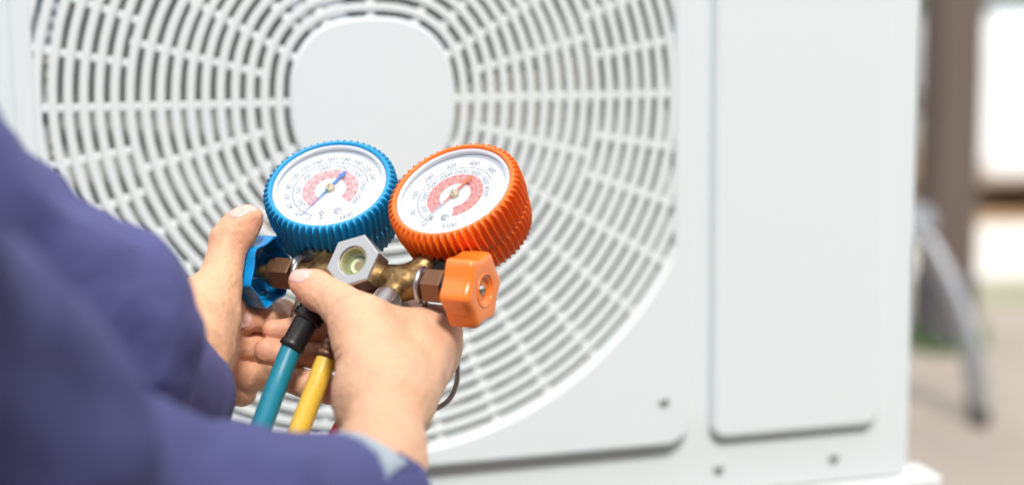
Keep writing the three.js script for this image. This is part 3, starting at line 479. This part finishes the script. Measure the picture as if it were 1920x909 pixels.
  // ---- nails
  const oval = (u, v) => { const k = v > 0 ? .78 : .62; const w = Math.sqrt(1 - k * v * v * Math.abs(v) ** .6 * .8); return [u * Math.max(.35, w), v * (1 - .16 * u * u)]; };
  const nail = (f, tip, c, axis, n, len, wid) => mesh('fingernail', localise(plate(f, c, axis, n, len / 1000, wid / 1000, .00035, oval, 9, .0007), who), M.nail, body);
  nail(R, 0, J(571, 529, .846), dirOf(J(605, 549, .842), J(560, 527, .846)), CD(-.28, .62, .73), 17, 13.5);
  nail(Lh, 0, J(468, 406, .869), dirOf(J(440, 437, .868), J(470, 404, .869)), CD(-.52, .52, .68), 16, 12.5);
  nail(Lh, 0, J(462, 602, .886), CD(-1, -.05, .2), CD(-.22, .12, .96), 12, 10);
  nail(Lh, 0, J(432, 651, .886), CD(-1, -.02, .2), CD(-.2, .16, .96), 12, 10);
  nail(Lh, 0, J(425, 697, .885), CD(-1, .1, .2), CD(-.2, .16, .96), 12, 10);
  // ---- face and hair
  for (const s of [-1, 1]) { const e = mesh('eye', new THREE.SphereGeometry(.0115, 20, 14), phy(L(.75, .72, .68), .15), who); e.position.copy(H(s * .031, .004, .083)).sub(who.position); const i = mesh('iris', new THREE.SphereGeometry(.006, 16, 12), phy(L(.03, .015, .01), .15), e); i.position.copy(FW).multiplyScalar(.0068); }
  const hairF = (x, y, z) => { const d = headF(x, y, z) - .011 - .004 * nz3(x * 90, y * 30, z * 90), q = V(x, y, z).sub(hc), f = q.dot(FW), u = q.dot(UP); return Math.max(d, f * .75 - u * .9 - .002, -u - .045, -(headF(x, y, z) + .004)); };
  mesh('hair', localise(surface(hairF, hc.clone().addScalar(-.17), hc.clone().addScalar(.2), .005, .03), who), M.hair, who);
  // ---- coverall: torso, two sleeves, kneeling legs
  const cuffR = J(724, 922, .705), cuffL = J(362, 690, .80);
  const armR = blend([cap(J(712, 945, .705), J(420, 992, .60), .034, .045), cap(J(420, 992, .60), J(221, 971, .57), .045, .048), cap(J(221, 971, .57), J(3, 852, .52), .048, .053), cap(J(3, 852, .52), eR, .053, .057), cap(eR, shR, .058, .078)], .02);
  const armL = blend([cap(J(316, 742, .785), J(60, 640, .68), .037, .066), cap(J(60, 640, .68), eL, .066, .068), cap(eL, shL, .064, .08)], .03);
  const dR = dirOf(J(420, 992, .60), cuffR), dL = dirOf(J(300, 745, .78), J(352, 640, .81));
  const boreR = cap(J(745, 850, .73), J(590, 982, .655), .028, .026), boreL = cap(J(360, 630, .815), J(325, 710, .79), .024, .022);
  const torso = blend([cap(at(-.10, -.06, 0), at(.10, -.06, 0), .115, .115), cap(at(-.07, -.20, .01), at(.07, -.20, .01), .125, .125), cap(at(-.06, -.44, -.03), at(.06, -.44, -.03), .12, .12), cap(at(0, 0, 0), at(0, .055, .02), .07, .066)], .06);
  const folds = (x, y, z) => { const w = .6 * nz3(x * 9, y * 9, z * 9); const a = x * .62 + y * -.55 + z * -.56; return .015 * nz3(x * 15 - a * 9 + w, y * 15 + a * 8 - w, z * 15 + a * 8 + 3) + .004 * nz3(x * 38 + w * 2, y * 38, z * 38) + .0007 * nz3(x * 130, y * 130, z * 130); };
  const sleeveR = (x, y, z) => { const p = (x - cuffR.x) * dR.x + (y - cuffR.y) * dR.y + (z - cuffR.z) * dR.z; return Math.max(armR(x, y, z), p, -boreR(x, y, z)); };
  const sleeveL = (x, y, z) => { const p = (x - cuffL.x) * dL.x + (y - cuffL.y) * dL.y + (z - cuffL.z) * dL.z; return Math.max(armL(x, y, z), p, -boreL(x, y, z)); };
  const jacket = (x, y, z) => { let d = smin(torso(x, y, z), Math.min(sleeveR(x, y, z), sleeveL(x, y, z)), .02); if (d < .03 && d > -.03) { const e = Math.min((x - cuffR.x) ** 2 + (y - cuffR.y) ** 2 + (z - cuffR.z) ** 2, (x - cuffL.x) ** 2 + (y - cuffL.y) ** 2 + (z - cuffL.z) ** 2); d += folds(x, y, z) * clamp((Math.sqrt(e) - .03) / .07, .12, 1); } return Math.max(d, -headF(x, y, z) - .004); };
  const [jl, jh] = bounds([cuffR, cuffL, eR, eL, shR, shL, at(0, .1, 0), at(0, -.46, 0)], .14);
  const cloth = noiseTex(256, (u, v) => .5 + .25 * Math.sin(u * 256 * Math.PI / 2) * Math.sin(v * 256 * Math.PI / 2) + .25 * tn(u, v, 30));
  const navy = phy(L(.084, .085, .228), .9, { sheen: .12, sheenColor: L(.4, .4, .8), sheenRoughness: .4 });
  const jk = mesh('coverall_jacket', localise(surface(jacket, jl, jh, .004, .06), who), navy, who);
  const tape = plate(jacket, J(662, 918, .668), dirOf(J(640, 985, .662), J(712, 868, .690)), CD(-.05, .62, .78), .050, .034, .0028, (u, v) => [u, v], 12, .001);
  mesh('reflective_tape', localise(tape, jk.parent), phy(L(.42, .49, .56), .5), who);
  const legs = blend([-1, 1].map(s => chain([[at(s * .09, -.46, -.02), .105], [V(at(s * .11, 0, .22).x, .10, at(s * .11, 0, .22).z), .075], [V(at(s * .11, 0, -.22).x, .075, at(s * .11, 0, -.22).z), .055]], .05)), .03);
  const trousers = (x, y, z) => { let d = smin(legs(x, y, z), cap(at(-.05, -.46, -.03), at(.05, -.46, -.03), .125, .125)(x, y, z), .05); if (Math.abs(d) < .03) d += folds(x, y, z); return Math.max(d, -y + .012, y - (T.y - .45)); };
  const [tl, th] = bounds([at(-.3, -.4, .35), at(.3, -.4, .35), at(-.3, -.4, -.35), at(.3, -.4, -.35), V(T.x, 0, T.z)], .05);
  mesh('trousers', localise(surface(trousers, tl, th, .010, .06), who), navy, who);
  for (const s of [-1, 1]) { const a = at(s * .11, 0, -.25), b = at(s * .11, 0, -.37); mesh('boot', localise(surface(blend([cap(V(a.x, .07, a.z), V(b.x, .11, b.z), .05, .045), cap(V(b.x, .11, b.z), V(b.x, .055, b.z), .042, .045)], .02), V(b.x, .06, b.z).addScalar(-.22), V(b.x, .06, b.z).addScalar(.22), .008, .03), who), M.blackBoot, who); }
}

// ------------------------------------------------------------------ things beyond the unit
const ground = (x, y) => { const d = J(x, y, 1).sub(camera.position); return camera.position.clone().addScaledVector(d, -camera.position.y / d.y); };
{ // dark brown post on a dark footing
  const p = ground(1768, 652);
  const o = thing('timber_post', 'dark brown timber post standing on the paved ground beyond the unit', 'post', p, .2);
  const grain = noiseTex(256, (u, v) => { const n = .5 + .35 * tn(u, v * .15, 50) + .25 * tn(u, v, 7, 3); return [.34 + .10 * n, .29 + .10 * n, .265 + .09 * n]; }, { srgb: true });
  mesh('shaft', rbox(.135, 2.4, .135, .012, 0, 1.30, 0), std(L(1, 1, 1), .85, 0, { map: grain }), o);
  mesh('footing', rbox(.15, .24, .15, .02, 0, .118, 0), std(L(.09, .085, .09), .8), o);
  mesh('post_cap', rbox(.15, .03, .15, .008, 0, 2.515, 0), std(L(.09, .08, .08), .7), o);
  // grass tuft at its foot
  const blades = []; for (let i = 0; i < 70; i++) { const a = rnd() * 6.28, r = .06 + rnd() * .09, h = .05 + rnd() * .09, g = new THREE.ConeGeometry(.004, h, 4).translate(0, h / 2, 0).rotateX((rnd() - .5) * .9).rotateZ((rnd() - .5) * .9).translate(Math.cos(a) * r, 0, Math.sin(a) * r); blades.push(g); }
  const t = mesh('grass_tuft', mergeGeometries(blades), std(L(.09, .20, .04), .8), scene); t.position.copy(p); t.userData = { label: 'small green grass tuft at the foot of the brown post', category: 'grass', kind: 'stuff' };
}
{ // grey tubular garden chair, most of it behind the unit
  const foot = ground(1838, 797), o = thing('garden_chair', 'grey metal garden chair with curved legs and black feet', 'chair', V(foot.x - .30, 0, foot.z - .12), -.25);
  const f = foot.clone().sub(o.position).applyAxisAngle(V(0, 1, 0), .25), W = f.x, Z = f.z, grey = std(L(.36, .37, .39), .4, .55), tubeR = .017;
  for (const sx of [1, -1]) for (const sz of [1, -1]) {
    const h = sz > 0 ? [V(sx * (W - .19), .50, Z - .12), V(sx * (W - .13), .44, Z - .10), V(sx * (W - .055), .30, Z - .05), V(sx * (W - .015), .18, Z - .015), V(sx * W, .07, Z), V(sx * W, .02, Z)] : [V(sx * (W - .24), .95, -Z - .16), V(sx * (W - .18), .5, -Z - .02), V(sx * (W - .06), .28, -Z - .05), V(sx * W, .02, -Z - .06)];
    const leg = mesh('leg', tube(h, tubeR, 40, 12), grey, o);
    const e = h[h.length - 1]; mesh('rubber_foot', lathe([[0, 0], [.021, 0], [.024, .006], [.022, .042], [0, .045]], 20).translate(e.x, .001, e.z), M.blackRubber, leg);
  }
  for (let k = 0; k < 7; k++) mesh('seat_slat', rbox(2 * (W - .11), .014, .046, .004, 0, .475, Z - .11 - k * .052), grey, o);
  for (let k = 0; k < 5; k++) mesh('back_slat', rbox(2 * (W - .21), .05, .012, .004, 0, .60 + k * .07, -Z - .06 - k * .018), grey, o);
  for (const s of [1, -1]) mesh('arm_brace', tube([V(s * (W - .17), .47, Z - .11), V(s * (W - .15), .45, -.02), V(s * (W - .13), .47, -Z - .03)], .011, 20, 10), grey, o);
}
{ // white parked car
  const g0 = ground(1812, 408), o = thing('parked_car', 'white parked car on the far side of the pavement', 'car', V(g0.x, 0, g0.z - .02), 0);
  const paint = phy(L(.80, .81, .82), .25, { clearcoat: 1, clearcoatRoughness: .05 }), glass = phy(L(.03, .04, .045), .05), dark = std(L(.02, .02, .02), .7);
  const Lc = 4.1, Wc = 1.7;                                              // nose at x = 0, near flank at z = 0
  const side = [[.12, .15], [.03, .26], [.0, .55], [.02, .84], [.12, 1.02], [.95, 1.12], [1.15, 1.13], [1.75, 1.50], [2.1, 1.54], [3.1, 1.53], [3.75, 1.12], [4.02, 1.04], [4.08, .7], [4.08, .4], [4.0, .16]];
  const sh = new THREE.Shape(side.map(([x, y]) => new THREE.Vector2(x, y)));
  const bodyG = new THREE.ExtrudeGeometry(sh, { depth: Wc - .24, bevelEnabled: true, bevelSize: .09, bevelThickness: .12, bevelSegments: 6, bevelOffset: -.09 }).translate(0, 0, -Wc + .12);
  mesh('body', bodyG, paint, o);
  for (const x of [.80, 3.30]) for (const z of [-.10, -Wc + .10]) { const w = new THREE.Group(); w.name = 'wheel'; o.add(w); w.position.set(x, .31, z); mesh('tyre', new THREE.TorusGeometry(.235, .075, 14, 40), dark, w); mesh('rim', lathe([[0, .03], [.05, .04], [.16, .02], [.18, .05], [.18, -.05], [0, -.05]], 30).rotateX(z > -.5 ? Math.PI / 2 : -Math.PI / 2), std(L(.5, .5, .52), .3, .8), w); }
  for (const z of [.002, -Wc - .002]) for (const p of [[[1.35, 1.10], [1.85, 1.44], [2.35, 1.46], [2.35, 1.10]], [[2.42, 1.10], [2.42, 1.46], [3.05, 1.45], [3.45, 1.12]]]) mesh('window', new THREE.ExtrudeGeometry(new THREE.Shape(p.map(([x, y]) => new THREE.Vector2(x, y))), { depth: .006, bevelEnabled: false }).translate(0, 0, z - .003), glass, o);
  for (const z of [-.26, -Wc + .26]) mesh('headlight', rbox(.1, .13, .32, .03, .06, .72, z), phy(L(.75, .78, .80), .1), o);
  mesh('bumper_gap', box(.02, .04, Wc - .5, -.002, .58, -Wc / 2), dark, o);
  mesh('grille', rbox(.04, .14, .7, .01, .0, .44, -Wc / 2), dark, o);
  mesh('number_plate', box(.012, .11, .52, -.022, .42, -Wc / 2), std(L(.75, .75, .72), .5), o);
  mesh('windscreen', new THREE.PlaneGeometry(.62, Wc - .35).rotateX(-Math.PI / 2).rotateZ(.60).translate(1.46, 1.315, -Wc / 2), glass, o);
  for (const z of [-.003, -Wc + .003]) mesh('sill', box(1.75, .07, .02, 2.05, .25, z), dark, o);
}
{ // clipped hedge along the far edge
  const leafG = new THREE.PlaneGeometry(.07, .045), mats = [L(.07, .15, .03), L(.10, .20, .045), L(.05, .115, .03)].map(c => phy(c, .7, { side: THREE.DoubleSide, transmission: .3, thickness: 0 }));
  for (let k = 0; k < 1; k++) {
    const x = 4.2, o = thing('hedge_shrub', 'clipped green hedge shrub beyond the white parked car', 'shrub', V(x, 0, -12.2));
    mesh('stem', tube([V(0, 0, 0), V(.05, .5, .02), V(-.03, 1.1, 0)], .04, 10, 8), std(L(.12, .08, .05), .9), o);
    mats.forEach((m, q) => { const gs2 = []; for (let i = 0; i < 2600; i++) { const a = rnd() * 6.28, r = Math.pow(rnd(), .35), y = .12 + rnd() * 1.9; const g = leafG.clone().rotateX(rnd() * 6).rotateY(rnd() * 6).translate(Math.cos(a) * r * 2.6, y, Math.sin(a) * r * .55); gs2.push(g); } const l = mesh('foliage', mergeGeometries(gs2), m, o); l.userData.kind = 'stuff'; });
  }
}
renderer.render(scene, camera);
